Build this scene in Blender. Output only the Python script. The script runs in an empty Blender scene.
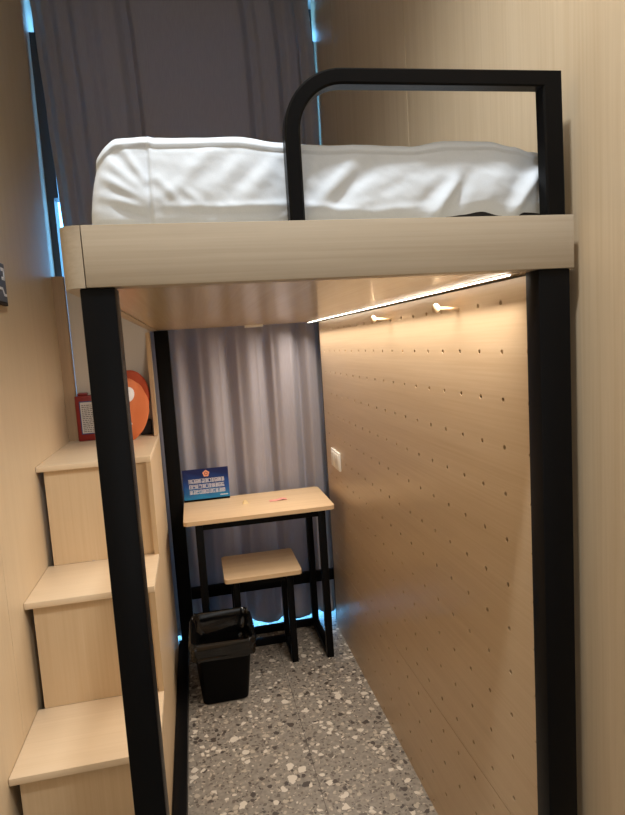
import bpy, bmesh, math, random
from mathutils import Vector, Matrix, noise

random.seed(7)
SC = bpy.context.scene
COL = SC.collection
PI = math.pi

# ------------------------------------------------------------------ helpers
def srgb(r, g, b):
    def f(c):
        c /= 255.0
        return c / 12.92 if c <= 0.04045 else ((c + 0.055) / 1.055) ** 2.4
    return (f(r), f(g), f(b), 1.0)


def new_mat(name):
    m = bpy.data.materials.new(name)
    m.use_nodes = True
    nt = m.node_tree
    b = nt.nodes['Principled BSDF']
    return m, nt, b


def plain(name, col, rough=0.5, metal=0.0, bump=0.0, bscale=200.0, spec=0.5, coat=0.0):
    m, nt, b = new_mat(name)
    b.inputs['Base Color'].default_value = col
    b.inputs['Roughness'].default_value = rough
    b.inputs['Metallic'].default_value = metal
    b.inputs['Specular IOR Level'].default_value = spec
    b.inputs['Coat Weight'].default_value = coat
    tc = nt.nodes.new('ShaderNodeTexCoord')
    n = nt.nodes.new('ShaderNodeTexNoise')
    n.inputs['Scale'].default_value = bscale
    nt.links.new(tc.outputs['Object'], n.inputs['Vector'])
    # tiny colour variation keeps every surface procedural
    mx = nt.nodes.new('ShaderNodeMix'); mx.data_type = 'RGBA'; mx.blend_type = 'MULTIPLY'
    mx.inputs[0].default_value = 0.12
    mx.inputs[6].default_value = col
    nt.links.new(n.outputs['Fac'], mx.inputs[7])
    nt.links.new(mx.outputs[2], b.inputs['Base Color'])
    if bump:
        bp = nt.nodes.new('ShaderNodeBump')
        bp.inputs['Strength'].default_value = bump
        bp.inputs['Distance'].default_value = 0.001
        nt.links.new(n.outputs['Fac'], bp.inputs['Height'])
        nt.links.new(bp.outputs['Normal'], b.inputs['Normal'])
    return m


def wood(name, light, dark, axis='Z', rough=0.45, fine=150.0, long=2.2, contrast=1.0, spec=0.5, coat=0.0):
    """pale laminated oak with fine straight grain along one axis"""
    m, nt, b = new_mat(name)
    tc = nt.nodes.new('ShaderNodeTexCoord')
    outs = []
    for fs, ls, det in ((fine, long, 3.0), (fine * 0.16, long * 0.45, 4.0)):
        mp = nt.nodes.new('ShaderNodeMapping')
        sc = [fs, fs, fs]
        sc['XYZ'.index(axis)] = ls
        mp.inputs['Scale'].default_value = sc
        nt.links.new(tc.outputs['Object'], mp.inputs['Vector'])
        n = nt.nodes.new('ShaderNodeTexNoise')
        n.inputs['Scale'].default_value = 1.0
        n.inputs['Detail'].default_value = det
        n.inputs['Roughness'].default_value = 0.6
        nt.links.new(mp.outputs['Vector'], n.inputs['Vector'])
        outs.append(n)
    add = nt.nodes.new('ShaderNodeMath'); add.operation = 'ADD'
    nt.links.new(outs[0].outputs['Fac'], add.inputs[0])
    nt.links.new(outs[1].outputs['Fac'], add.inputs[1])
    rp = nt.nodes.new('ShaderNodeValToRGB')
    hw = 0.28 / contrast
    mr = nt.nodes.new('ShaderNodeMapRange')
    mr.inputs['From Min'].default_value = 1.0 - hw
    mr.inputs['From Max'].default_value = 1.0 + hw
    nt.links.new(add.outputs[0], mr.inputs['Value'])
    nt.links.new(mr.outputs[0], rp.inputs['Fac'])
    rp.color_ramp.elements[0].color = dark
    rp.color_ramp.elements[1].color = light
    nt.links.new(rp.outputs['Color'], b.inputs['Base Color'])
    b.inputs['Roughness'].default_value = rough
    b.inputs['Specular IOR Level'].default_value = spec
    b.inputs['Coat Weight'].default_value = coat
    b.inputs['Coat Roughness'].default_value = 0.15
    return m


def emit(name, col, strength):
    m = bpy.data.materials.new(name)
    m.use_nodes = True
    nt = m.node_tree
    nt.nodes.clear()
    o = nt.nodes.new('ShaderNodeOutputMaterial')
    e = nt.nodes.new('ShaderNodeEmission')
    e.inputs['Color'].default_value = col
    e.inputs['Strength'].default_value = strength
    nt.links.new(e.outputs[0], o.inputs['Surface'])
    return m


def box(bm, x0, x1, y0, y1, z0, z1, bev=0.0, seg=2):
    r = bmesh.ops.create_cube(bm, size=1.0)
    vs = r['verts']
    for v in vs:
        v.co = Vector(((x0 + x1) / 2 + v.co.x * (x1 - x0),
                       (y0 + y1) / 2 + v.co.y * (y1 - y0),
                       (z0 + z1) / 2 + v.co.z * (z1 - z0)))
    if bev > 0:
        es = list({e for v in vs for e in v.link_edges})
        bmesh.ops.bevel(bm, geom=es, offset=bev, segments=seg, profile=0.5, affect='EDGES')
    return bm


def B(*a, **k):
    bm = bmesh.new()
    return box(bm, *a, **k)


def prism(bm, pts, z0, z1):
    """vertical prism from a ccw outline in xy"""
    lo = [bm.verts.new((x, y, z0)) for x, y in pts]
    hi = [bm.verts.new((x, y, z1)) for x, y in pts]
    n = len(pts)
    for i in range(n):
        j = (i + 1) % n
        bm.faces.new((lo[i], lo[j], hi[j], hi[i]))
    bm.faces.new(lo[::-1]); bm.faces.new(hi)
    return bm


def round_rect(x0, x1, y0, y1, r, n=6):
    pts = []
    for cx, cy, a0 in ((x1 - r, y0 + r, -PI / 2), (x1 - r, y1 - r, 0), (x0 + r, y1 - r, PI / 2), (x0 + r, y0 + r, PI)):
        for i in range(n + 1):
            a = a0 + PI / 2 * i / n
            pts.append((cx + r * math.cos(a), cy + r * math.sin(a)))
    return pts


def sphere(bm, c, rx, ry, rz, u=24, v=16):
    r = bmesh.ops.create_uvsphere(bm, u_segments=u, v_segments=v, radius=1.0)
    for w in r['verts']:
        w.co = Vector((c[0] + w.co.x * rx, c[1] + w.co.y * ry, c[2] + w.co.z * rz))
    return r['verts']


def cyl(bm, a, b, r0, r1=None, n=20):
    r1 = r0 if r1 is None else r1
    a, b = Vector(a), Vector(b)
    d = b - a
    r = bmesh.ops.create_cone(bm, cap_ends=True, segments=n, radius1=r0, radius2=r1, depth=d.length)
    q = d.to_track_quat('Z', 'Y').to_matrix().to_4x4()
    bmesh.ops.transform(bm, matrix=Matrix.Translation((a + b) / 2) @ q, verts=r['verts'])


def obj(name, bm, mat, parent=None, smooth=False, recalc=True):
    """link one mesh object; coordinates of bm are world coordinates"""
    if recalc:
        bmesh.ops.recalc_face_normals(bm, faces=bm.faces[:])
    if parent is not None:
        base = parent.location.copy()
        q = parent.parent
        while q is not None:
            base += q.location
            q = q.parent
        for v in bm.verts:
            v.co -= base
    me = bpy.data.meshes.new(name)
    bm.to_mesh(me)
    bm.free()
    o = bpy.data.objects.new(name, me)
    COL.objects.link(o)
    if parent is not None:
        o.parent = parent
    me.materials.append(mat)
    if smooth:
        for p in me.polygons:
            p.use_smooth = True
        if smooth != 'all':
            try:
                me.set_sharp_from_angle(angle=math.radians(38))
            except Exception:
                pass
    return o


def thing(name, label, cat, loc, group=None):
    o = bpy.data.objects.new(name, None)
    COL.objects.link(o)
    o.empty_display_size = 0.05
    o.location = loc
    o['label'] = label
    o['category'] = cat
    if group:
        o['group'] = group
    return o


def tag(o, label, cat, group=None):
    o['label'] = label
    o['category'] = cat
    if group:
        o['group'] = group
    return o


def struct(name, bm, mat, **k):
    o = obj(name, bm, mat, **k)
    o['kind'] = 'structure'
    return o


# ------------------------------------------------------------------ materials
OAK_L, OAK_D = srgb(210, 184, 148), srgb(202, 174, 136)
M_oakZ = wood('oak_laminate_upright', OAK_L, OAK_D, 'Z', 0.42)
M_oakY = wood('oak_laminate_lengthwise', OAK_L, OAK_D, 'Y', 0.40)
M_oakX = wood('oak_laminate_crosswise', OAK_L, OAK_D, 'X', 0.40)
M_pier = wood('oak_end_post_backlit_shade', srgb(172, 142, 108), srgb(154, 124, 92), 'Z', 0.5)  # oak darkened in its colour for the pier's backlit shade
M_wallL = wood('plain_oak_wall_panel', srgb(208, 187, 155), srgb(202, 180, 147), 'Z', 0.42)
M_wallZ = wood('oak_wall_panel', srgb(204, 184, 155), srgb(192, 170, 139), 'Z', 0.40)
M_peg = wood('pegboard_laminate', srgb(202, 178, 146), srgb(190, 164, 130), 'Y', 0.33, contrast=0.9)
M_deck = wood('deck_laminate', srgb(212, 192, 160), srgb(202, 179, 146), 'Y', 0.22)
M_fascia = wood('fascia_oak', srgb(182, 169, 150), srgb(166, 152, 132), 'X', 0.45, contrast=0.9)
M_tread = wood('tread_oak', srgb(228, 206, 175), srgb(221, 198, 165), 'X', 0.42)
M_niche = plain('niche_board', srgb(205, 190, 170), 0.6)
M_steel = plain('black_powder_coat', (0.005, 0.005, 0.0055, 1), 0.33, bump=0.2, bscale=900, spec=0.08)
M_sheet = plain('white_cotton', srgb(214, 222, 231), 0.85, bump=0.15, bscale=500, spec=0.2)
M_mattress = plain('charcoal_mattress_cover', srgb(52, 52, 56), 0.8)
M_led = emit('warm_led_diffuser', (1.0, 0.90, 0.76, 1), 14.0)
M_alu = plain('pale_aluminium_channel', srgb(210, 200, 188), 0.4)
M_white = plain('white_plastic', srgb(236, 232, 222), 0.35)
M_bin = plain('black_plastic', (0.002, 0.002, 0.0022, 1), 0.3, spec=0.1)
M_bag = plain('black_polythene_film', (0.004, 0.004, 0.004, 1), 0.14, bump=0.4, bscale=60, spec=0.5)
M_beech = plain('pale_beech', srgb(226, 196, 156), 0.45)
M_gap = plain('dark_gap', srgb(40, 32, 26), 0.8)


def curtain_material():
    m, nt, b = new_mat('grey_blackout_cloth')
    tc = nt.nodes.new('ShaderNodeTexCoord')
    mp = nt.nodes.new('ShaderNodeMapping'); mp.inputs['Scale'].default_value = (260, 260, 20)
    n = nt.nodes.new('ShaderNodeTexNoise'); n.inputs['Scale'].default_value = 1.0
    nt.links.new(tc.outputs['Object'], mp.inputs['Vector']); nt.links.new(mp.outputs[0], n.inputs['Vector'])
    rp = nt.nodes.new('ShaderNodeValToRGB')
    rp.color_ramp.elements[0].color = srgb(160, 154, 157); rp.color_ramp.elements[0].position = 0.3
    rp.color_ramp.elements[1].color = srgb(167, 161, 164); rp.color_ramp.elements[1].position = 0.7
    nt.links.new(n.outputs['Fac'], rp.inputs['Fac'])
    nt.links.new(rp.outputs[0], b.inputs['Base Color'])
    b.inputs['Roughness'].default_value = 0.85
    b.inputs['Specular IOR Level'].default_value = 0.2
    b.inputs['Sheen Weight'].default_value = 0.15
    out = nt.nodes['Material Output']
    tr = nt.nodes.new('ShaderNodeBsdfTranslucent'); tr.inputs['Color'].default_value = (0.75, 0.8, 0.9, 1)
    mx = nt.nodes.new('ShaderNodeMixShader'); mx.inputs[0].default_value = 0.05
    nt.links.new(b.outputs[0], mx.inputs[1]); nt.links.new(tr.outputs[0], mx.inputs[2])
    nt.links.new(mx.outputs[0], out.inputs['Surface'])
    return m


def terrazzo():
    m, nt, b = new_mat('grey_terrazzo')
    L = nt.links.new
    tc = nt.nodes.new('ShaderNodeTexCoord')
    nz = nt.nodes.new('ShaderNodeTexNoise'); nz.inputs['Scale'].default_value = 60; nz.inputs['Detail'].default_value = 4
    L(tc.outputs['Object'], nz.inputs['Vector'])
    base = nt.nodes.new('ShaderNodeValToRGB')
    base.color_ramp.elements[0].color = srgb(122, 116, 107); base.color_ramp.elements[0].position = 0.32
    base.color_ramp.elements[1].color = srgb(150, 143, 132); base.color_ramp.elements[1].position = 0.68
    L(nz.outputs['Fac'], base.inputs['Fac'])
    # warp so the chips are angular but irregular
    wz = nt.nodes.new('ShaderNodeTexNoise'); wz.inputs['Scale'].default_value = 38; wz.inputs['Detail'].default_value = 3
    L(tc.outputs['Object'], wz.inputs['Vector'])
    wm = nt.nodes.new('ShaderNodeVectorMath'); wm.operation = 'SCALE'; wm.inputs['Scale'].default_value = 0.03
    L(wz.outputs['Color'], wm.inputs[0])
    wa = nt.nodes.new('ShaderNodeVectorMath'); wa.operation = 'ADD'
    L(tc.outputs['Object'], wa.inputs[0]); L(wm.outputs[0], wa.inputs[1])
    cur = base.outputs['Color']

    def layer(cur, scale, pick, size, ramp, off):
        mp = nt.nodes.new('ShaderNodeMapping')
        mp.inputs['Location'].default_value = (off, off * 1.7, 0)
        mp.inputs['Scale'].default_value = (1, 1, 0)
        L(wa.outputs[0], mp.inputs['Vector'])
        v = nt.nodes.new('ShaderNodeTexVoronoi'); v.inputs['Scale'].default_value = scale
        L(mp.outputs[0], v.inputs['Vector'])
        sp = nt.nodes.new('ShaderNodeSeparateColor')
        L(v.outputs['Color'], sp.inputs[0])
        g1 = nt.nodes.new('ShaderNodeMath'); g1.operation = 'GREATER_THAN'; g1.inputs[1].default_value = pick
        L(sp.outputs[0], g1.inputs[0])
        # chip size varies per cell
        sz = nt.nodes.new('ShaderNodeMath'); sz.operation = 'MULTIPLY_ADD'
        sz.inputs[1].default_value = size * 0.8; sz.inputs[2].default_value = size * 0.45
        L(sp.outputs[1], sz.inputs[0])
        g2 = nt.nodes.new('ShaderNodeMath'); g2.operation = 'LESS_THAN'
        L(v.outputs['Distance'], g2.inputs[0]); L(sz.outputs[0], g2.inputs[1])
        f = nt.nodes.new('ShaderNodeMath'); f.operation = 'MULTIPLY'
        L(g1.outputs[0], f.inputs[0]); L(g2.outputs[0], f.inputs[1])
        rp = nt.nodes.new('ShaderNodeValToRGB')
        rp.color_ramp.interpolation = 'CONSTANT'
        els = rp.color_ramp.elements
        els[0].position = 0.0; els[0].color = ramp[0]
        els[1].position = 1.0 / len(ramp); els[1].color = ramp[1]
        for i, c in enumerate(ramp[2:], 2):
            e = els.new(i / len(ramp)); e.color = c
        L(sp.outputs[2], rp.inputs['Fac'])
        mx = nt.nodes.new('ShaderNodeMix'); mx.data_type = 'RGBA'
        L(f.outputs[0], mx.inputs[0]); L(cur, mx.inputs[6]); L(rp.outputs[0], mx.inputs[7])
        return mx.outputs[2]

    W, C, G, D = srgb(206, 198, 184), srgb(176, 166, 150), srgb(100, 92, 84), srgb(72, 65, 60)
    cur = layer(cur, 85, 0.25, 0.42, [G, D, W, G, C], 3.1)
    cur = layer(cur, 46, 0.50, 0.44, [D, C, G, G, C, W], 7.7)
    cur = layer(cur, 25, 0.70, 0.36, [W, G, C, W, D, W], 1.3)
    L(cur, b.inputs['Base Color'])
    b.inputs['Roughness'].default_value = 0.42
    return m


M_curtain = curtain_material()
M_floor = terrazzo()
M_grout = plain('tile_joint', srgb(92, 86, 79), 0.8)
M_ceiling = plain('ceiling_paint', srgb(190, 186, 178), 0.9)
M_blackframe = plain('window_frame_grey', srgb(70, 72, 76), 0.5)

# ------------------------------------------------------------------ room shell
YF = -1.6          # wall behind the camera
HC = 3.45
XL, XR = -0.625, 0.80
# floor: terrazzo slab with one tile joint visible between two tiles
bm = bmesh.new()
xs = [XL - 0.12, 0.326, XR + 0.1]
for a, b_ in ((xs[0], xs[1] - 0.0012), (xs[1] + 0.0012, xs[2])):
    box(bm, a, b_, YF - 0.1, 3.62, -0.02, 0.0)
struct('floor', bm, M_floor)
struct('trim_1', B(xs[1] - 0.0011, xs[1] + 0.0011, YF - 0.05, 3.6, -0.02, -0.0012), M_grout)
struct('ceiling', B(XL - 0.1, XR + 0.1, YF - 0.1, 3.6, HC, HC + 0.06), M_ceiling)
# left wall: laminate panels with hairline joints, ends before the window recess
bm = bmesh.new()
edges = [YF, -0.6, 0.66, 1.922, 3.061]
for a, b_ in zip(edges[:-1], edges[1:]):
    box(bm, XL - 0.03, XL, a + 0.0012, b_ - 0.0012, 0.0, HC, bev=0.0008, seg=1)
struct('wall_left', bm, M_wallL)
struct('wall_left_backing', B(XL - 0.08, XL - 0.0305, YF, 3.55, 0.0, HC), M_niche)
# right wall: deeper recess beside the bed, thicker pier in front of it
bm = bmesh.new()
edges = [1.075, 2.008, 2.94, 3.36]
for a, b_ in zip(edges[:-1], edges[1:]):
    box(bm, XR, XR + 0.03, a + 0.0022, b_ - 0.0022, 0.0, HC, bev=0.0008, seg=1)
struct('wall_right', bm, M_wallZ)
struct('wall_right_backing', B(XR + 0.0305, XR + 0.08, 1.0, 3.55, 0.0, HC), M_gap)
struct('wall_right_front', B(0.735, XR + 0.08, YF, 1.07, 0.0, HC, bev=0.001, seg=1), M_wallZ)
struct('wall_front', B(XL - 0.08, XR + 0.08, YF - 0.06, YF, 0.0, HC), M_ceiling)

# window wall: full-height glazing behind the curtain
WY = 3.42
bm = bmesh.new()
box(bm, XL - 0.08, XR + 0.08, WY, WY + 0.1, 3.40, HC)
box(bm, XL - 0.10, XL - 0.06, WY, WY + 0.1, 0, HC)
box(bm, XR + 0.03, XR + 0.08, WY, WY + 0.1, 0, HC)
struct('wall_back', bm, M_blackframe)
wf = bmesh.new()
for x in (XL - 0.04, 0.06, XR + 0.01):
    box(wf, x - 0.02, x + 0.02, WY + 0.02, WY + 0.07, 0.0, 3.40)
for z in (0.012, 1.05, 3.385):
    box(wf, XL - 0.06, XR + 0.03, WY + 0.02, WY + 0.07, z - 0.012, z + 0.012)
win = struct('window_1', wf, M_blackframe)
m, nt, b = new_mat('window_glass')
b.inputs['Base Color'].default_value = (0.9, 0.96, 1, 1)
b.inputs['Roughness'].default_value = 0.03
tp = nt.nodes.new('ShaderNodeBsdfTransparent')
mxg = nt.nodes.new('ShaderNodeMixShader'); mxg.inputs[0].default_value = 0.08
nt.links.new(tp.outputs[0], mxg.inputs[1]); nt.links.new(b.outputs[0], mxg.inputs[2])
nt.links.new(mxg.outputs[0], nt.nodes['Material Output'].inputs['Surface'])
gl = obj('pane', B(XL - 0.06, XR + 0.03, WY + 0.042, WY + 0.046, 0.0, 3.39), m, win)

# sky outside the window
w = bpy.data.worlds.new('World'); SC.world = w
w.use_nodes = True
bg = w.node_tree.nodes['Background']
bg.inputs['Color'].default_value = (0.16, 0.52, 1.0, 1)
bg.inputs['Strength'].default_value = 9.0

struct('trim_5', B(-0.74, -0.622, 3.31, 3.40, 0.0, 2.42), M_blackframe)
struct('trim_3', B(0.760, 0.829, 3.335, 3.40, 0.0, 3.24), M_blackframe)
struct('trim_4', B(-0.74, -0.600, 3.31, 3.40, 2.42, 3.22), M_blackframe)

# ------------------------------------------------------------------ curtain
def interp(pts, x):
    if x <= pts[0][0]:
        return pts[0][1]
    for (a, va), (c, vc) in zip(pts[:-1], pts[1:]):
        if x <= c:
            t = (x - a) / (c - a)
            t = t * t * (3 - 2 * t)
            return va + (vc - va) * t
    return pts[-1][1]

UP = [(-.64, .4), (-.60, -.4), (-.565, .7), (-.535, -.2), (-.50, .5), (-.455, -.1), (-.42, .8), (-.38, .2), (-.345, .5), (-.30, 1.0),
      (-.235, .55), (-.19, -.8), (-.165, -1), (-.14, .45), (0.0, .35), (.155, .55), (.27, .30), (.40, .6), (.445, -.7),
      (.475, -.4), (.50, .5), (.57, .6), (.605, -.7), (.645, .5), (.69, .2), (.715, -.8), (.75, .3), (.80, -.2)]
LO = [(-.64, .2), (-.55, .6), (-.45, -.6), (-.36, .7), (-.28, -.5), (-.20, .5), (-.125, .2), (-.08, .5), (-.022, -.9), (.045, .4),
      (.10, .9), (.145, .6), (.195, -1.0), (.25, .3), (.31, .8), (.355, .4), (.40, -.8), (.445, .3), (.485, .7), (.54, .6), (.595, -.9),
      (.645, .6), (.685, .5), (.725, -.7), (.80, .3)]
LEFT = [(0.0, -.607), (1.2, -.605), (1.9, -.600), (2.0, -.585), (2.05, -.575), (2.40, -.592), (2.80, -.608), (3.2, -.622), (3.4, -.632)]
RIGHT = [(0.0, .785), (1.0, .785), (1.7, .785), (2.3, .788), (2.95, .790), (3.15, .788), (3.3, .778), (3.4, .770)]
bm = bmesh.new()
NX, NZ = 340, 90
grid = []
Z0, Z1 = 0.012, 3.445
for j in range(NZ + 1):
    t = j / NZ
    z = Z0 + (Z1 - Z0) * t
    xl, xr = interp(LEFT, z), interp(RIGHT, z)
    row = []
    k = min(1, max(0, (z - 1.55) / 0.5)); k = k * k * (3 - 2 * k)
    for i in range(NX + 1):
        s = i / NX
        x = xl + (xr - xl) * s
        xf = -.62 + 1.41 * s if k > 0.5 else x
        f = interp(LO, xf) * (1 - k) + interp(UP, xf) * k
        amp = 0.040 * (1 - k) + 0.028 * k
        f += 0.10 * noise.noise((x * 5, z * 0.9, 3.0))
        y = 3.29 - amp * f
        y += 0.006 * noise.noise((x * 3, z * 2.2, 9.0))
        # cross crease where the cloth was folded
        y += 0.0025 * math.exp(-((z - 1.33) / 0.012) ** 2)
        zz = z
        if z < 0.45:                 # hem: sways and lifts between the folds
            q = (0.45 - z) / 0.41
            zz = z + q * q * max(0.0, 0.016 + 0.025 * noise.noise((x * 3.5, 1.0, 4.0)))
            y -= q * q * (0.040 + 0.004 * f)
        row.append(bm.verts.new((x, y, zz)))
    grid.append(row)
for j in range(NZ):
    for i in range(NX):
        bm.faces.new((grid[j][i], grid[j][i + 1], grid[j + 1][i + 1], grid[j + 1][i]))
cur = obj('curtain', bm, M_curtain, smooth='all')
tag(cur, 'tall grey blackout curtain hanging in folds across the window behind the bed', 'curtain')
md = cur.modifiers.new('thick', 'SOLIDIFY'); md.thickness = 0.0022

# ------------------------------------------------------------------ pegboard
PX = 0.682
P_PITCH = 0.1055
P_ROWS = [1.662 - 0.109 * k for k in range(16)]
P_Y0 = 1.1065


def peg_panel(z0, z1, y0, y1, x, depth):
    """front skin with real round holes, plus edges and back"""
    bm = bmesh.new()
    rows = [z for z in P_ROWS if z0 + 0.012 < z < z1 - 0.012]
    cols = [P_Y0 + P_PITCH * i for i in range(40) if y0 + 0.012 < P_Y0 + P_PITCH * i < y1 - 0.012]
    zs = [z0] + sorted(rows and [(a + b_) / 2 for a, b_ in zip(sorted(rows)[:-1], sorted(rows)[1:])]) + [z1]
    ys = [y0] + [(a + b_) / 2 for a, b_ in zip(cols[:-1], cols[1:])] + [y1]
    rs = sorted(rows)
    cache = {}

    def V(y, z, xx=x):
        key = (round(y, 5), round(z, 5), round(xx, 5))
        if key not in cache:
            cache[key] = bm.verts.new((xx, y, z))
        return cache[key]
    R = 0.006
    for ci, cy in enumerate(cols):
        for ri, cz in enumerate(rs):
            ya, yb, za, zb = ys[ci], ys[ci + 1], zs[ri], zs[ri + 1]
            outer = [V(yb, cz), V(yb, zb), V(cy, zb), V(ya, zb), V(ya, cz), V(ya, za), V(cy, za), V(yb, za)]
            inner = [bm.verts.new((x, cy + R * math.cos(a * PI / 4), cz + R * math.sin(a * PI / 4))) for a in range(8)]
            deep = [bm.verts.new((x + 0.011, v.co.y, v.co.z)) for v in inner]
            for a in range(8):
                c = (a + 1) % 8
                bm.faces.new((outer[a], outer[c], inner[c], inner[a]))
                bm.faces.new((inner[a], inner[c], deep[c], deep[a]))
            bm.faces.new(deep)
    # edges + back
    x1 = x + depth
    f = [V(y0, z0), V(y1, z0), V(y1, z1), V(y0, z1)]
    k = [bm.verts.new((x1, v.co.y, v.co.z)) for v in f]
    bm.faces.new(k)
    fr_b = [V(y, z0) for y in sorted({y0, y1, *ys, *cols})]
    fr_t = [V(y, z1) for y in sorted({y0, y1, *ys, *cols})]
    bm.faces.new(fr_b + [k[1], k[0]])
    bm.faces.new(fr_t + [k[2], k[3]])
    fz0 = [V(y0, z) for z in sorted({z0, z1, *zs, *rs})]
    fz1 = [V(y1, z) for z in sorted({z0, z1, *zs, *rs})]
    bm.faces.new(fz0 + [k[3], k[0]])
    bm.faces.new(fz1 + [k[2], k[1]])
    return bm


pb = thing('pegboard', 'large perforated oak panel lining the right side under the loft bed', 'pegboard', (PX, 2.1, 0))
obj('upper_panel', peg_panel(0.4075, 1.708, 1.07, 3.10, PX, 0.02), M_peg, pb)
obj('lower_panel', peg_panel(0.0, 0.405, 1.07, 3.10, PX, 0.02), M_peg, pb)
obj('backing', B(PX + 0.0205, XR - 0.002, 1.07, 3.10, 0.0, 1.706), M_gap, pb)

# wooden coat pegs pushed into the top row of holes
for (yh, lab) in ((P_Y0 + 8 * P_PITCH, 'round-headed wooden peg in the pegboard top row, farther one towards the curtain'),
                  (P_Y0 + 3 * P_PITCH, 'round-headed wooden peg in the pegboard top row, nearer one towards the black post')):
    zh = P_ROWS[0]
    t = thing('coat_peg', lab, 'peg', (PX, yh, zh), 'wooden coat pegs on the pegboard')
    bm = bmesh.new(); cyl(bm, (PX + 0.009, yh, zh), (PX - 0.058, yh, zh + 0.004), 0.0042, 0.0042)
    obj('dowel', bm, M_beech, t, smooth=True)
    bm = bmesh.new(); sphere(bm, (PX - 0.062, yh, zh + 0.0045), 0.0105, 0.012, 0.012)
    obj('knob', bm, M_beech, t, smooth='all')

# ------------------------------------------------------------------ light switches on the pegboard
sw = thing('switch_plate', 'white double light switch plate on the pegboard above the desk end', 'light switch', (PX, 2.875, 1.005))
bm = B(PX - 0.011, PX - 0.0003, 2.785, 2.87, 0.955, 1.047, bev=0.002); obj('plate', bm, M_white, sw, smooth=True)
bm = B(PX - 0.009, PX - 0.0003, 2.872, 2.962, 0.957, 1.049, bev=0.002); obj('plate', bm, M_white, sw, smooth=True)
for y0, x in ((2.794, PX - 0.0135), (2.881, PX - 0.0115)):
    obj('rocker', B(x, x + 0.003, y0, y0 + 0.066, 0.967, 1.036, bev=0.0012), M_white, sw, smooth=True)

# ------------------------------------------------------------------ loft bed
bed = thing('loft_bed', 'tall loft bed with oak front board on black steel posts', 'bed', (0.27, 2.0, 0))
# front board, with the rounded corner piece at its left end
obj('front_board', B(-0.1535, 0.716, 1.0, 1.04, 1.709, 1.806, bev=0.001), M_fascia, bed, smooth=True)
pts = [(-0.155, 1.0), (-0.155, 1.04), (-0.184 + 0.02, 1.04 + 0.03), (-0.184 + 0.02, 3.22), (-0.185, 3.22)]
arc = [(-0.155 - 0.036 * math.sin(a * PI / 2 / 8), 1.036 - 0.036 * math.cos(a * PI / 2 / 8)) for a in range(8, 0, -1)]
pts = [(-0.155, 1.0), (-0.155, 1.04), (-0.164, 1.07), (-0.164, 3.20), (-0.191, 3.20)] + arc
obj('corner_board', prism(bmesh.new(), pts, 1.7085, 1.806), M_fascia, bed, smooth=True)
obj('deck', B(-0.1635, 0.735, 1.0405, 3.20, 1.7125, 1.800), M_deck, bed)
# posts (square black steel)
def post(x0, x1, y0, y1, z1=1.7085):
    return obj('post', B(x0, x1, y0, y1, 0.0, z1, bev=0.0025), M_steel, bed, smooth=True)
post(-0.165, -0.111, 1.004, 1.058)
post(0.6445, 0.7095, 1.004, 1.050)
post(-0.178, -0.107, 3.12, 3.185)
post(0.694, 0.75, 3.125, 3.18)
obj('floor_rail', B(-0.193, -0.143, 1.059, 3.119, 0.0, 0.05, bev=0.003), M_steel, bed, smooth=True)
obj('rear_rail', B(-0.170, 0.745, 3.1865, 3.214, 0.237, 0.300, bev=0.003), M_steel, bed, smooth=True)
# guard rail: rounded at the left, mitred square at the right
bm = bmesh.new()
yA, yB = 1.004, 1.034
path_out, path_in = [(0.183, 1.806)], [(0.209, 1.806)]
Rr = 0.105
cx, cz = 0.183 + Rr, 2.0555 - Rr
for i in range(15):
    a = PI - PI / 2 * i / 14
    path_out.append((cx + Rr * math.cos(a), cz + Rr * math.sin(a)))
    path_in.append((cx + (Rr - 0.0265) * math.cos(a), cz + (Rr - 0.0265) * math.sin(a)))
path_out += [(0.700, 2.062), (0.704, 1.806)]
path_in += [(0.662, 2.0335), (0.666, 1.806)]
def ring(po, pi, y, d):
    return po, pi
rows = []
for po, pi in zip(path_out, path_in):
    o_, i_ = Vector((po[0], 0, po[1])), Vector((pi[0], 0, pi[1]))
    d = (i_ - o_).normalized() * 0.0035
    prof = [(o_, yA + .0035), (o_ + d, yA), (i_ - d, yA), (i_, yA + .0035), (i_, yB - .0035), (i_ - d, yB), (o_ + d, yB), (o_, yB - .0035)]
    rows.append([bm.verts.new((v.x, y, v.z)) for v, y in prof])
for a, c in zip(rows[:-1], rows[1:]):
    for i in range(8):
        j = (i + 1) % 8
        bm.faces.new((a[i], a[j], c[j], c[i]))
bm.faces.new(rows[0]); bm.faces.new(rows[-1])
obj('guard_rail', bm, M_steel, bed, smooth=True)
# LED line let into the underside, next to the pegboard
led = obj('led_channel', B(0.633, 0.649, 1.075, 3.195, 1.7112, 1.7126), M_alu, bed)
obj('diffuser', B(0.6385, 0.643, 1.10, 3.18, 1.7088, 1.7111, bev=0.001), M_led, led)
obj('sensor', B(0.29, 0.385, 3.13, 3.17, 1.701, 1.7123, bev=0.001), M_white, bed)

# ------------------------------------------------------------------ mattress and sheet
MXL, MXR, MY0, MY1, MZ0, MZ1 = -0.148, 0.700, 1.052, 3.02, 1.8005, 1.935
mat = thing('mattress', 'mattress under a wrinkled white sheet on top of the loft bed', 'mattress', (0.27, 2.03, 1.80))
obj('core', B(MXL + 0.034, MXR + 0.004, MY0 + 0.014, MY1 - 0.01, 1.8003, MZ1 - 0.016, bev=0.022, seg=5), M_mattress, mat, smooth='all')
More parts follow.
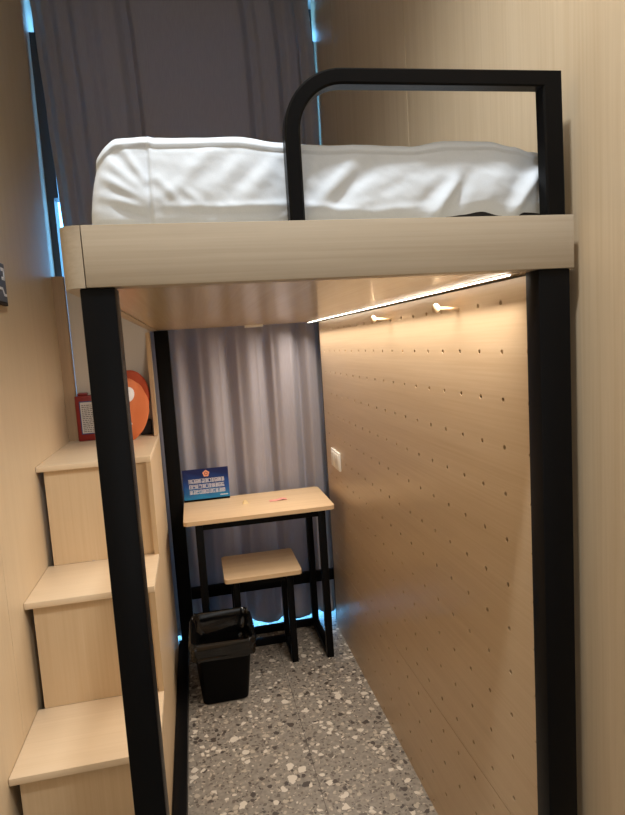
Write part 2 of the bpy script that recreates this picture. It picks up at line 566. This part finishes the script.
# ridges on the front face in (x, z): x1,z1,x2,z2,height,width
RID = [
    (-.125, 1.925, -.050, 1.862, .006, .008), (-.128, 1.895, -.050, 1.850, .007, .007), (-.126, 1.862, -.052, 1.838, .005, .007),
    (-.090, 1.938, -.052, 1.885, .006, .007), (-.100, 1.842, -.052, 1.826, -.005, .006),
    (.062, 1.935, -.025, 1.855, .006, .012), (.108, 1.918, .035, 1.853, .004, .012), (.095, 1.925, .060, 1.875, -.003, .010),
    (.180, 1.925, .100, 1.842, .005, .014), (.150, 1.915, .090, 1.865, -.003, .010), (.02, 1.90, -.02, 1.87, -.003, .010),
    (-.03, 1.885, .00, 1.852, .005, .007), (.01, 1.868, .035, 1.848, .004, .007),
    (.315, 1.922, .235, 1.838, .007, .013), (.345, 1.912, .275, 1.842, -.007, .012), (.285, 1.90, .235, 1.855, -.003, .010),
    (.440, 1.918, .345, 1.838, .006, .016), (.420, 1.895, .330, 1.832, -.008, .013), (.385, 1.86, .30, 1.83, .004, .010),
    (.505, 1.875, .455, 1.812, .010, .010), (.530, 1.890, .505, 1.835, -.008, .012), (.480, 1.880, .430, 1.83, -.004, .01),
    (.600, 1.900, .560, 1.840, .004, .016), (.675, 1.895, .625, 1.822, .010, .009), (.650, 1.91, .61, 1.84, -.005, .012),
    (.24, 1.93, .22, 1.86, .003, .01),
    (-.02, 1.842, .07, 1.838, .004, .006), (.07, 1.838, .18, 1.842, .005, .006), (.02, 1.83, .17, 1.828, -.004, .006),
    (.21, 1.84, .33, 1.828, .004, .006), (.33, 1.828, .44, 1.836, .003, .006),
]

def seg_d(px, pz, a, b_, c, d):
    vx, vz = c - a, d - b_
    L2 = vx * vx + vz * vz
    t = max(0, min(1, ((px - a) * vx + (pz - b_) * vz) / L2))
    dx, dz = px - a - t * vx, pz - b_ - t * vz
    return math.hypot(dx, dz), t

TOPZ = [(-.14, 1.926), (-.10, 1.940), (-.05, 1.944), (-.03, 1.940), (.10, 1.943), (.19, 1.934), (.25, 1.930), (.32, 1.932), (.42, 1.930),
        (.50, 1.938), (.58, 1.939), (.63, 1.931), (.67, 1.920)]
HEM = [(-.14, 1.803), (-.12, 1.801), (.20, 1.8015), (.38, 1.8035), (.44, 1.806), (.465, 1.803), (.49, 1.818), (.52, 1.821), (.56, 1.826), (.60, 1.818), (.625, 1.812),
       (.65, 1.823), (.70, 1.820)]
bm = bmesh.new()
NXS, NF, NT = 300, 44, 60
rows = []
for i in range(NXS + 1):
    s = i / NXS
    x = MXL + (MXR - MXL) * s
    dL, dR = x - MXL, MXR - x
    r = 0.05
    ins = 0
    for d, r in ((dL, 0.05), (dR, 0.028)):
        if d < r:
            ins += r * (1 - math.sqrt(max(0, 1 - ((r - d) / r) ** 2)))
    ztop = interp(TOPZ, x) + 0.019 - ins * 0.35
    zh = interp(HEM, x)
    row = []
    for j in range(NF + 1):
        t = j / NF
        z = zh + (ztop - 0.02 - zh) * t
        # front face profile: bulges, tucks under at the foot
        bul = 0.006 * math.sin(PI * min(1, t * 1.1)) - 0.006 * max(0, 1 - t * 6)
        y = MY0 - bul + ins * 0.8
        h = 0
        for (a, b_, c, d, am, wd) in RID:
            if abs(z - (b_ + d) / 2) > abs(b_ - d) / 2 + 3 * wd or x < min(a, c) - 3 * wd or x > max(a, c) + 3 * wd:
                continue
            dd, tt = seg_d(x, z, a, b_, c, d)
            h += 0.85 * am * math.exp(-(dd / (wd * 1.15)) ** 2) * (0.55 + 0.45 * math.sin(PI * tt))
        h += 0.0014 * noise.noise((x * 28 + z * 22, z * 40 - x * 10, 2.0)) + 0.0003 * noise.noise((x * 80 + z * 60, z * 90, 5.0))
        if x > -0.046:
            h += 0.007 * (1 if x > -0.042 else (x + 0.046) / 0.004) * math.exp(-max(0, x + 0.042) / 0.35)
        edge = min(1, (ztop - 0.01 - z) / 0.02) if z > ztop - 0.03 else 1
        row.append(bm.verts.new((x + 0.016 * t * t * max(0, 1 - dL / 0.12), y - h * max(0.55, edge), z)))
    hl = h * 0.55
    for j in range(1, 11):                    # rounded top edge
        a = PI / 2 * j / 10
        y = MY0 + ins * 0.8 + 0.022 * (1 - math.cos(a))
        z = ztop - 0.02 + 0.02 * math.sin(a)
        z += 0.003 * noise.noise((x * 22, 7.0, y * 10)) * (j / 10)
        row.append(bm.verts.new((x + 0.016 * max(0, 1 - dL / 0.12), y - (0.004 + hl) * (1 - j / 10), z + 0.35 * hl * math.sin(PI * j / 10))))
    yS = MY0 + 0.022 + ins * 0.8
    yE = MY1 - 0.03 - ins
    for j in range(1, NT + 1):
        t = j / NT
        y = yS + (yE - yS) * t
        z = ztop + 0.003 * noise.noise((x * 22, 7.0, y * 10)) + 0.004 * noise.noise((x * 6, y * 6, 1.0)) * min(1, t * 6)
        row.append(bm.verts.new((x + 0.016 * max(0, 1 - dL / 0.12), y, z)))
    for j in range(1, 7):
        a = PI / 2 * j / 6
        row.append(bm.verts.new((x + 0.016 * max(0, 1 - dL / 0.12), yE + 0.03 * math.sin(a), ztop - 0.03 + 0.03 * math.cos(a))))
    row.append(bm.verts.new((x, yE + 0.03, 1.803)))
    rows.append(row)
for a, c in zip(rows[:-1], rows[1:]):
    for i in range(len(a) - 1):
        bm.faces.new((a[i], c[i], c[i + 1], a[i + 1]))
for row in (rows[0], rows[-1]):
    bm.faces.new(row)
sh = obj('sheet', bm, M_sheet, mat, smooth='all')

# ------------------------------------------------------------------ storage staircase
SX0, SX1 = -0.6235, -0.195
st = thing('storage_staircase', 'oak storage staircase of three tall steps along the left wall', 'stairs', (-0.4, 2.3, 0))
steps = [(1.745, 0.392), (2.07, 0.785), (2.405, 1.190)]      # front y of each tread, height
backs = [2.088, 2.423, 3.098]
for (y, z), yb in zip(steps, backs):
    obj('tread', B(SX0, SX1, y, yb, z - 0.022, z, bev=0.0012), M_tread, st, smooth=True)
zl = [0.0, 0.3925, 0.7855]
for (y, z), z0 in zip(steps, zl):
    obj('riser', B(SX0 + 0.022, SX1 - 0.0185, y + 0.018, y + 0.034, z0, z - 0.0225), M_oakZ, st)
# stepped right-hand side board
pr = [(1.7455, 0.0), (3.098, 0.0), (3.098, 1.1675), (2.4055, 1.1675), (2.4055, 0.7625), (2.0705, 0.7625), (2.0705, 0.3695), (1.7455, 0.3695)]
bm = bmesh.new()
lo = [bm.verts.new((SX1 - 0.018, y, z)) for y, z in pr]
hi = [bm.verts.new((SX1, y, z)) for y, z in pr]
for i in range(len(pr)):
    j = (i + 1) % len(pr)
    bm.faces.new((lo[i], lo[j], hi[j], hi[i]))
bm.faces.new(lo); bm.faces.new(hi)
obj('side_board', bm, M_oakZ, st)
pr = [(y + 0.02, z) for y, z in pr]
bm = bmesh.new()
lo = [bm.verts.new((SX0 + 0.022, min(y, 3.09), z)) for y, z in pr]
hi = [bm.verts.new((SX0 + 0.04, min(y, 3.09), z)) for y, z in pr]
for i in range(len(pr)):
    j = (i + 1) % len(pr)
    bm.faces.new((lo[i], lo[j], hi[j], hi[i]))
bm.faces.new(lo); bm.faces.new(hi)
obj('side_board', bm, M_oakZ, st)
# landing niche: back board and slim right cheek with a curved foot
obj('back_board', B(-0.5730, SX1 - 0.0005, 3.10, 3.115, 0.0, 1.93), M_niche, st)
bm = bmesh.new()
pr = [(3.098, 1.1905), (3.098, 1.70), (3.02, 1.70), (3.02, 1.26)] + [(3.02 - 0.05 * (1 - math.cos(a * PI / 16)), 1.26 - 0.0695 * math.sin(a * PI / 16)) for a in range(1, 9)]
lo = [bm.verts.new((SX1 - 0.018, y, z)) for y, z in pr]
hi = [bm.verts.new((SX1, y, z)) for y, z in pr]
for i in range(len(pr)):
    j = (i + 1) % len(pr)
    bm.faces.new((lo[i], lo[j], hi[j], hi[i]))
bm.faces.new(lo); bm.faces.new(hi)
obj('cheek', bm, M_oakZ, st)
# wall end pier left of the niche
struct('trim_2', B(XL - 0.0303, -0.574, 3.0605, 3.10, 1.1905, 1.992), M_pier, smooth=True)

# ------------------------------------------------------------------ objects on the landing
M_red = plain('red_painted_box', srgb(128, 26, 20), 0.45)
M_paper = plain('printed_paper', srgb(205, 196, 184), 0.7)
M_blue = plain('blue_print', srgb(52, 62, 110), 0.6)
M_ink = plain('grey_ink', srgb(120, 112, 106), 0.8)
rb = thing('red_box', 'dark red box with a printed white sheet on its front, left on the landing', 'box', (-0.475, 2.95, 1.178))
ry = 3.02
obj('case', B(-0.572, -0.430, ry, ry + 0.07, 1.1785, 1.400, bev=0.004), M_red, rb, smooth=True)
obj('clasp', B(-0.560, -0.515, ry + 0.012, ry + 0.05, 1.4, 1.414, bev=0.004), M_red, rb, smooth=True)
pp = obj('printed_sheet', B(-0.554, -0.448, ry - 0.0012, ry - 0.0002, 1.212, 1.374), M_blue, rb)
obj('paper', B(-0.5495, -0.4525, ry - 0.002, ry - 0.0013, 1.217, 1.369), M_paper, pp)
bm = bmesh.new()
for k in range(15):
    z = 1.356 - 0.0092 * k
    x = -0.544
    while x < -0.460:
        wd = random.uniform(0.006, 0.016)
        box(bm, x, min(x + wd, -0.458), ry - 0.0024, ry - 0.0021, z - 0.0045, z)
        x += wd + 0.003
obj('lettering', bm, M_ink, pp)

M_orange = plain('orange_plush', srgb(216, 124, 80), 0.95, bump=0.6, bscale=320, spec=0.1)
M_dkorange = plain('deep_orange_plush', srgb(176, 80, 54), 0.95, bump=0.6, bscale=320, spec=0.1)
M_plwhite = plain('white_plush', srgb(238, 230, 224), 0.95, bump=0.5, bscale=320, spec=0.1)
pl = thing('plush_cushion', 'round orange plush cushion with a white patch on the landing', 'plush toy', (-0.31, 2.93, 1.178))
pc = (-0.322, 2.90, 1.343)
bm = bmesh.new()
vs = sphere(bm, pc, 0.104, 0.075, 0.132, 48, 32)
for v in vs:
    d = v.co - Vector(pc)
    # flat foot, soft dents
    v.co += d * (0.05 * noise.noise(d * 22))
    if v.co.z < 1.215:
        v.co.z = 1.215 - (1.215 - v.co.z) * 0.6
zmin = min(v.co.z for v in vs)
for v in vs:
    v.co.z += (1.1795 - zmin) * (1 - min(1, (v.co.z - zmin) / 0.1))
obj('body', bm, M_orange, pl, smooth='all')
bm = bmesh.new()
sphere(bm, (-0.310, 3.035, 1.385), 0.092, 0.045, 0.125, 40, 28)
obj('rear_lobe', bm, M_dkorange, pl, smooth='all')
def patch(name, cxp, czp, rx, rz, rot=0.0):
    bm = bmesh.new()
    n = 24
    rings = []
    for k in range(6):
        f = k / 5
        ring = []
        for i in range(n):
            a = 2 * PI * i / n
            ux, uz = rx * f * math.cos(a), rz * f * math.sin(a)
            X = cxp + ux * math.cos(rot) - uz * math.sin(rot)
            Z = czp + ux * math.sin(rot) + uz * math.cos(rot)
            q = max(0.02, 1 - ((X - pc[0]) / 0.108) ** 2 - ((Z - pc[2]) / 0.137) ** 2)
            Y = pc[1] - 0.078 * math.sqrt(q) - 0.003 * (1 - f * f) - 0.001
            ring.append((X, Y, Z))
        rings.append([bm.verts.new(p) for p in ring])
    for a, c in zip(rings[1:-1], rings[2:]):
        for i in range(n):
            j = (i + 1) % n
            bm.faces.new((a[i], a[j], c[j], c[i]))
    bm.faces.new(rings[1])
    bmesh.ops.delete(bm, geom=rings[0], context='VERTS')
    r = obj(name, bm, M_plwhite, pl, smooth='all')
    r['label'] = 'white plush spot'
    return r
patch('white_patch', -0.304, 1.402, 0.030, 0.036, -0.35)
patch('white_spot', -0.312, 1.262, 0.017, 0.018)
bg_ = B(-0.285, -0.226, 3.055, 3.095, 1.1785, 1.255, bev=0.008)
for v_ in bg_.verts:
    v_.co.z += 0.012
tag(obj('pouch', bg_, M_mattress, smooth=True), 'small black pouch tucked behind the orange plush cushion', 'pouch')

rb.location.z += 0.012
pl.location.z += 0.012

# ------------------------------------------------------------------ desk
M_desktop = wood('desk_laminate', srgb(222, 194, 156), srgb(208, 178, 138), 'X', 0.38)
dk = thing('desk', 'small desk with pale oak top and black steel frame at the curtain', 'desk', (0.27, 2.97, 0))
obj('desktop', prism(bmesh.new(), round_rect(-0.103, 0.634, 2.770, 3.185, 0.022), 0.774, 0.794), M_desktop, dk, smooth=True)
def bar(nm, par, *a):
    return obj(nm, B(*a, bev=0.002), M_steel, par, smooth=True)
DX0, DX1, DX2, DX3 = -0.050, -0.015, 0.552, 0.587
DY0, DY1, DY2, DY3 = 2.785, 2.82, 3.145, 3.18
for xa, xb in ((DX0, DX1), (DX2, DX3)):
    for ya, yb in ((DY0, DY1), (DY2, DY3)):
        bar('leg', dk, xa, xb, ya, yb, 0.0, 0.7735)
    bar('foot_rail', dk, xa, xb, DY1, DY2, 0.0, 0.034)
    bar('top_rail', dk, xa, xb, DY1, DY2, 0.742, 0.7735)
bar('apron', dk, DX1, DX2, DY0 + .002, DY1, 0.742, 0.7735)
bar('apron', dk, DX1, DX2, DY2, DY3 - .002, 0.742, 0.7735)
bar('stretcher', dk, DX1, DX2, DY2, DY3 - .002, 0.0, 0.034)

# stool
sl = thing('stool', 'low stool with pale oak seat on black steel legs under the desk', 'stool', (0.255, 2.91, 0))
obj('seat', prism(bmesh.new(), round_rect(0.066, 0.445, 2.752, 3.085, 0.02), 0.474, 0.494), M_desktop, sl, smooth=True)
TX0, TX1, TX2, TX3 = 0.105, 0.138, 0.372, 0.405
TY0, TY1, TY2, TY3 = 2.795, 2.828, 3.01, 3.043
for xa, xb in ((TX0, TX1), (TX2, TX3)):
    for ya, yb in ((TY0, TY1), (TY2, TY3)):
        bar('leg', sl, xa, xb, ya, yb, 0.0, 0.4735)
    bar('foot_rail', sl, xa, xb, TY1, TY2, 0.0, 0.032)
    bar('top_rail', sl, xa, xb, TY1, TY2, 0.442, 0.4735)
bar('apron', sl, TX1, TX2, TY0 + .002, TY1, 0.434, 0.4735)
bar('apron', sl, TX1, TX2, TY2, TY3 - .002, 0.434, 0.4735)
bar('stretcher', sl, TX1, TX2, TY2, TY3 - .002, 0.0, 0.034)

# ------------------------------------------------------------------ blue notice card on the desk
def card_material():
    m, nt, b = new_mat('blue_printed_card')
    tc = nt.nodes.new('ShaderNodeTexCoord')
    sp = nt.nodes.new('ShaderNodeSeparateXYZ')
    nt.links.new(tc.outputs['Generated'], sp.inputs[0])
    n = nt.nodes.new('ShaderNodeTexWave'); n.wave_type = 'BANDS'; n.bands_direction = 'DIAGONAL'
    n.inputs['Scale'].default_value = 1.3; n.inputs['Distortion'].default_value = 2.0
    nt.links.new(tc.outputs['Generated'], n.inputs['Vector'])
    ma = nt.nodes.new('ShaderNodeMath'); ma.operation = 'MULTIPLY_ADD'; ma.inputs[1].default_value = 0.12
    nt.links.new(n.outputs['Fac'], ma.inputs[0]); nt.links.new(sp.outputs['Z'], ma.inputs[2])
    rp = nt.nodes.new('ShaderNodeValToRGB')
    e = rp.color_ramp.elements
    e[0].position = 0.05; e[0].color = srgb(24, 136, 190)
    e[1].position = 0.95; e[1].color = srgb(10, 26, 84)
    x = e.new(0.45); x.color = srgb(10, 72, 150)
    nt.links.new(ma.outputs[0], rp.inputs['Fac'])
    nt.links.new(rp.outputs[0], b.inputs['Base Color'])
    b.inputs['Roughness'].default_value = 0.3
    return m

cd = thing('notice_card', 'blue notice card with a round badge and three white text lines, on the desk', 'notice card', (0.02, 3.16, 0.794))
CX0, CX1, CZ0, CZ1 = -0.100, 0.142, 0.804, 0.968
CY = 3.150
obj('card', B(CX0, CX1, CY, CY + 0.004, CZ0, CZ1, bev=0.0008), card_material(), cd)
obj('foot', B(CX0, CX1, CY - 0.004, CY + 0.03, 0.7945, CZ0, bev=0.001), M_steel, cd)
M_text = plain('white_print', srgb(244, 245, 250), 0.5)
M_peach = plain('peach_print', srgb(236, 168, 140), 0.5)
M_badge = plain('red_brown_print', srgb(176, 84, 52), 0.5)
bm = bmesh.new()
rnd = random.Random(5)
for r_, (n, x0, x1) in enumerate(((11, -0.072, 0.118), (11, -0.070, 0.118), (11, -0.070, 0.120))):
    zt = 0.914 - r_ * 0.0295
    s = (x1 - x0) / n
    hgt = 0.019
    for i in range(n):
        a = x0 + i * s + 0.001; wd = s - 0.0022
        # dense block characters built from horizontal and vertical strokes
        for k in range(4):
            z = zt - hgt * k / 3
            if k in (0, 3) or rnd.random() < 0.75:
                box(bm, a, a + wd, CY - 0.0006, CY - 0.0001, z - 0.0022, z)
        for fx in (0.0, 0.45, 0.86):
            if rnd.random() < 0.75:
                box(bm, a + wd * fx, a + wd * fx + 0.0023, CY - 0.0006, CY - 0.0001, zt - hgt - 0.001, zt)
for i in range(7):
    box(bm, 0.092 + i * 0.006, 0.0965 + i * 0.006, CY - 0.0006, CY - 0.0001, 0.816, 0.821)
obj('lettering', bm, M_text, cd)
bm = bmesh.new()
n = 40
ctr = (0.024, 0.941)
def disc(bm, rf, y):
    vs = [bm.verts.new((ctr[0] + rf(2 * PI * i / n) * math.sin(2 * PI * i / n), y, ctr[1] + rf(2 * PI * i / n) * math.cos(2 * PI * i / n))) for i in range(n)]
    bm.faces.new(vs)
    ws = [bm.verts.new((v.co.x, y + 0.0004, v.co.z)) for v in vs]
    for i in range(n):
        j = (i + 1) % n
        bm.faces.new((vs[i], vs[j], ws[j], ws[i]))
disc(bm, lambda a: 0.0172 + 0.0018 * math.cos(5 * a), CY - 0.0007)
em = obj('badge', bm, M_peach, cd)
bm = bmesh.new()
disc(bm, lambda a: 0.0095 + 0.0012 * math.cos(5 * a), CY - 0.0012)
obj('badge_ring', bm, M_badge, em)
bm = bmesh.new()
disc(bm, lambda a: 0.0052 + 0.0016 * math.cos(5 * a + 0.6), CY - 0.0017)
obj('badge_star', bm, M_peach, em)

# small scraps on the desk top
M_cream = plain('cream_wrapper', srgb(226, 200, 150), 0.5)
M_pink = plain('pink_slip', srgb(232, 160, 146), 0.6)
bm = bmesh.new()
q = [(-.016, -.008, 0), (.014, -.011, 0), (.017, .008, 0), (-.011, .010, 0), (-.004, .001, .024), (.008, -.002, .013), (-.017, .002, .009)]
v = [bm.verts.new((0.213 + a, 2.99 + b_, 0.7943 + c)) for a, b_, c in q]
for f in ((0, 1, 5), (1, 2, 5), (0, 5, 4), (2, 3, 4), (5, 2, 4), (3, 6, 4), (6, 0, 4), (3, 0, 6), (3, 2, 1, 0)):
    bm.faces.new([v[i] for i in f])
tag(obj('wrapper', bm, M_cream), 'crumpled cream paper wrapper on the middle of the desk', 'wrapper')
bm = bmesh.new()
gx = [(x, z + 0.014) for x, z in ((0.335, 0.7808), (0.352, 0.7818), (0.37, 0.7807), (0.388, 0.7835), (0.402, 0.7865), (0.416, 0.7848), (0.427, 0.7808))]
lo = [bm.verts.new((x, 2.967 + 0.05 * (x - 0.335), z)) for x, z in gx]
hi = [bm.verts.new((x, 3.003 + 0.05 * (x - 0.335), z)) for x, z in gx]
for i in range(len(gx) - 1):
    bm.faces.new((lo[i], lo[i + 1], hi[i + 1], hi[i]))
o = obj('paper_slip', bm, M_pink)
md = o.modifiers.new('thick', 'SOLIDIFY'); md.thickness = 0.0006; md.offset = 1
tag(o, 'curled pink paper slip on the desk right of the wrapper', 'paper slip')

# ------------------------------------------------------------------ waste bin with liner
bn = thing('waste_bin', 'black plastic waste bin lined with a shiny black bag, in front of the desk', 'waste bin', (0.03, 2.645, 0))
def rr3(cx, cy, hx, hy, r, z, n=6):
    return [(x, y, z) for x, y in round_rect(cx - hx, cx + hx, cy - hy, cy + hy, r, n)]
def loft(bm, rings, cap0=True, cap1=False):
    vr = [[bm.verts.new(p) for p in r] for r in rings]
    for a, c in zip(vr[:-1], vr[1:]):
        for i in range(len(a)):
            j = (i + 1) % len(a)
            bm.faces.new((a[i], a[j], c[j], c[i]))
    if cap0: bm.faces.new(vr[0][::-1])
    if cap1: bm.faces.new(vr[-1])
    return vr
BX, BY = 0.030, 2.648
bm = bmesh.new()
loft(bm, [rr3(BX - .004, BY, .098, .082, .024, 0.0005), rr3(BX - .004, BY, .104, .088, .028, 0.006), rr3(BX, BY, .128, .104, .03, 0.255), rr3(BX + .001, BY, .136, .111, .032, 0.262),
          rr3(BX + .002, BY, .138, .113, .032, 0.287), rr3(BX + .002, BY, .131, .106, .03, 0.289), rr3(BX, BY, .124, .100, .028, 0.255), rr3(BX - .004, BY, .098, .082, .024, 0.008)], True, True)
obj('bucket', bm, M_bin, bn, smooth=True)
# liner: hangs over the rim, crumpled, rises at the back
bm = bmesh.new()
n = 44
def bagring(hx, hy, z, amp, seed, lift=0.0):
    out = []
    for (x, y, zz) in rr3(BX + .002, BY, hx, hy, .034, z, n):
        nx, ny = x - BX, y - BY
        l = math.hypot(nx, ny)
        k = 1 - 2 * abs(noise.noise((x * 26 + 2.0, y * 26, z * 34))) + 0.7 * (0.5 - abs(noise.noise((x * 70, y * 70, z * 60))))
        k2 = noise.noise((x * 40, y * 40, 5.0)) + 0.5 * noise.noise((x * 90, y * 90, 1.0))
        back = max(0, (y - BY) / hy)
        out.append((x + nx / l * (k - 0.6) * amp, y + ny / l * (k - 0.6) * amp, zz + lift * back + seed * k2))
    return out
RG = []
for t in range(9):                       # outside cuff
    u = t / 8
    RG.append(bagring(.1405 + .0065 * u, .1165 + .0065 * u, .222 + .066 * u, .011, .010 * (1 - u) + .004, .012 * u))
for hx, hy, z, am, sd, lf in ((.1435, .1195, .297, .010, .007, .03), (.137, .113, .304, .012, .009, .045), (.130, .106, .300, .014, .008, .04), (.124, .10, .285, .016, .006, .03)):
    RG.append(bagring(hx, hy, z, am, sd, lf))
for t in range(1, 15):                   # inside, sagging to the bottom
    u = t / 14
    RG.append(bagring(.119 - .045 * u, .095 - .04 * u, .275 - .22 * u, .022 - .006 * u, .006, .02 * (1 - u)))
loft(bm, RG, False, True)
obj('liner', bm, M_bag, bn, smooth='all')

# ------------------------------------------------------------------ plaque on the left wall
M_slate = plain('slate_grey_plate', srgb(92, 98, 112), 0.5)
pq = thing('wall_plaque', 'dark grey plaque with white marks on the left wall', 'sign', (XL, 2.196, 1.87))
obj('plate', B(XL + 0.0005, XL + 0.012, 2.130, 2.262, 1.806, 1.938, bev=0.001), M_slate, pq)
obj('base_edge', B(XL + 0.0005, XL + 0.012, 2.130, 2.262, 1.794, 1.8055, bev=0.001), M_gap, pq)
bm = bmesh.new()
def stroke(pts, wd=0.011):
    for (a, b_), (c, d) in zip(pts[:-1], pts[1:]):
        L = math.hypot(c - a, d - b_)
        ux, uz = (c - a) / L, (d - b_) / L
        px, pz = -uz * wd / 2, ux * wd / 2
        qs = [(a - ux * wd * .3 + px, b_ - uz * wd * .3 + pz), (c + ux * wd * .3 + px, d + uz * wd * .3 + pz), (c + ux * wd * .3 - px, d + uz * wd * .3 - pz), (a - ux * wd * .3 - px, b_ - uz * wd * .3 - pz)]
        f = [bm.verts.new((XL + 0.0135, y, z)) for y, z in qs]
        g = [bm.verts.new((XL + 0.0122, y, z)) for y, z in qs]
        bm.faces.new(f)
        for i in range(4):
            j = (i + 1) % 4
            bm.faces.new((f[i], f[j], g[j], g[i]))
stroke([(2.222, 1.917), (2.248, 1.917), (2.248, 1.886), (2.224, 1.886)])
obj('mark', bm, M_text, pq); bm = bmesh.new()
stroke([(2.180, 1.850), (2.217, 1.850), (2.230, 1.830), (2.252, 1.830)], 0.009)
obj('mark', bm, M_text, pq)

# ------------------------------------------------------------------ lights
def area(name, loc, sx, sy, power, col, rot=(0, 0, 0)):
    l = bpy.data.lights.new(name, 'AREA'); l.shape = 'RECTANGLE'; l.size = sx; l.size_y = sy
    l.energy = power; l.color = col
    o = bpy.data.objects.new(name, l); COL.objects.link(o); o.location = loc; o.rotation_euler = rot
    return o

sp = bpy.data.lights.new('ceiling_downlight', 'SPOT')
sp.energy = 135; sp.color = (0.94, 0.98, 1.0); sp.spot_size = math.radians(140); sp.spot_blend = 0.7; sp.shadow_soft_size = 0.06
so = bpy.data.objects.new('ceiling_downlight', sp); COL.objects.link(so)
so.location = (0.10, 0.56, 3.36); so.rotation_euler = (0, 0, 0)
pn = area('overhead_fill_light', (0.25, -0.25, 3.40), 0.9, 1.3, 6.5, (0.94, 0.98, 1.0))  # added soft fill from above the camera, not a known fixture
pn.data.spread = math.radians(125)
area('rear_fill_light', (0.1, YF + 0.03, 1.5), 1.1, 1.9, 6.5, (0.95, 0.98, 1.0), (math.radians(90), 0, 0))  # added fill from behind the camera for low walls and risers; no doorway there
area('led_line_light', (0.6405, 2.14, 1.7075), 0.008, 2.04, 15.0, (1.0, 0.90, 0.80), (0, math.radians(25), 0)).data.spread = math.radians(131)

area('blue_hem_fill', (0.1, 3.54, 0.06), 1.3, 0.05, 8.0, (0.12, 0.50, 1.0), (math.radians(-90), 0, 0))  # added blue source outside the glass to make the curtain hem glow

# ------------------------------------------------------------------ camera
R = [[0.9773933445273763, -0.20188327146535198, -0.06281237757032308],
     [-0.08334334590819262, -0.09485477257714418, -0.9919961989907852],
     [0.1943093841439913, 0.9748054764012075, -0.10953605074037297]]
cam = bpy.data.cameras.new('camera')
co = bpy.data.objects.new('camera', cam); COL.objects.link(co)
cam.sensor_fit = 'VERTICAL'; cam.sensor_height = 24.0
cam.lens = 587.746 * 24.0 / 815.0
cam.clip_start = 0.02
M = Matrix(((R[0][0], -R[1][0], -R[2][0], 0.0), (R[0][1], -R[1][1], -R[2][1], 0.0), (R[0][2], -R[1][2], -R[2][2], 1.6), (0, 0, 0, 1)))
co.matrix_world = M
SC.camera = co

SC.view_settings.view_transform = 'Standard'
SC.view_settings.look = 'None'
SC.view_settings.exposure = 0.0
SC.view_settings.gamma = 1.0
SC.view_settings.use_curve_mapping = False
SC.cycles.max_bounces = 8
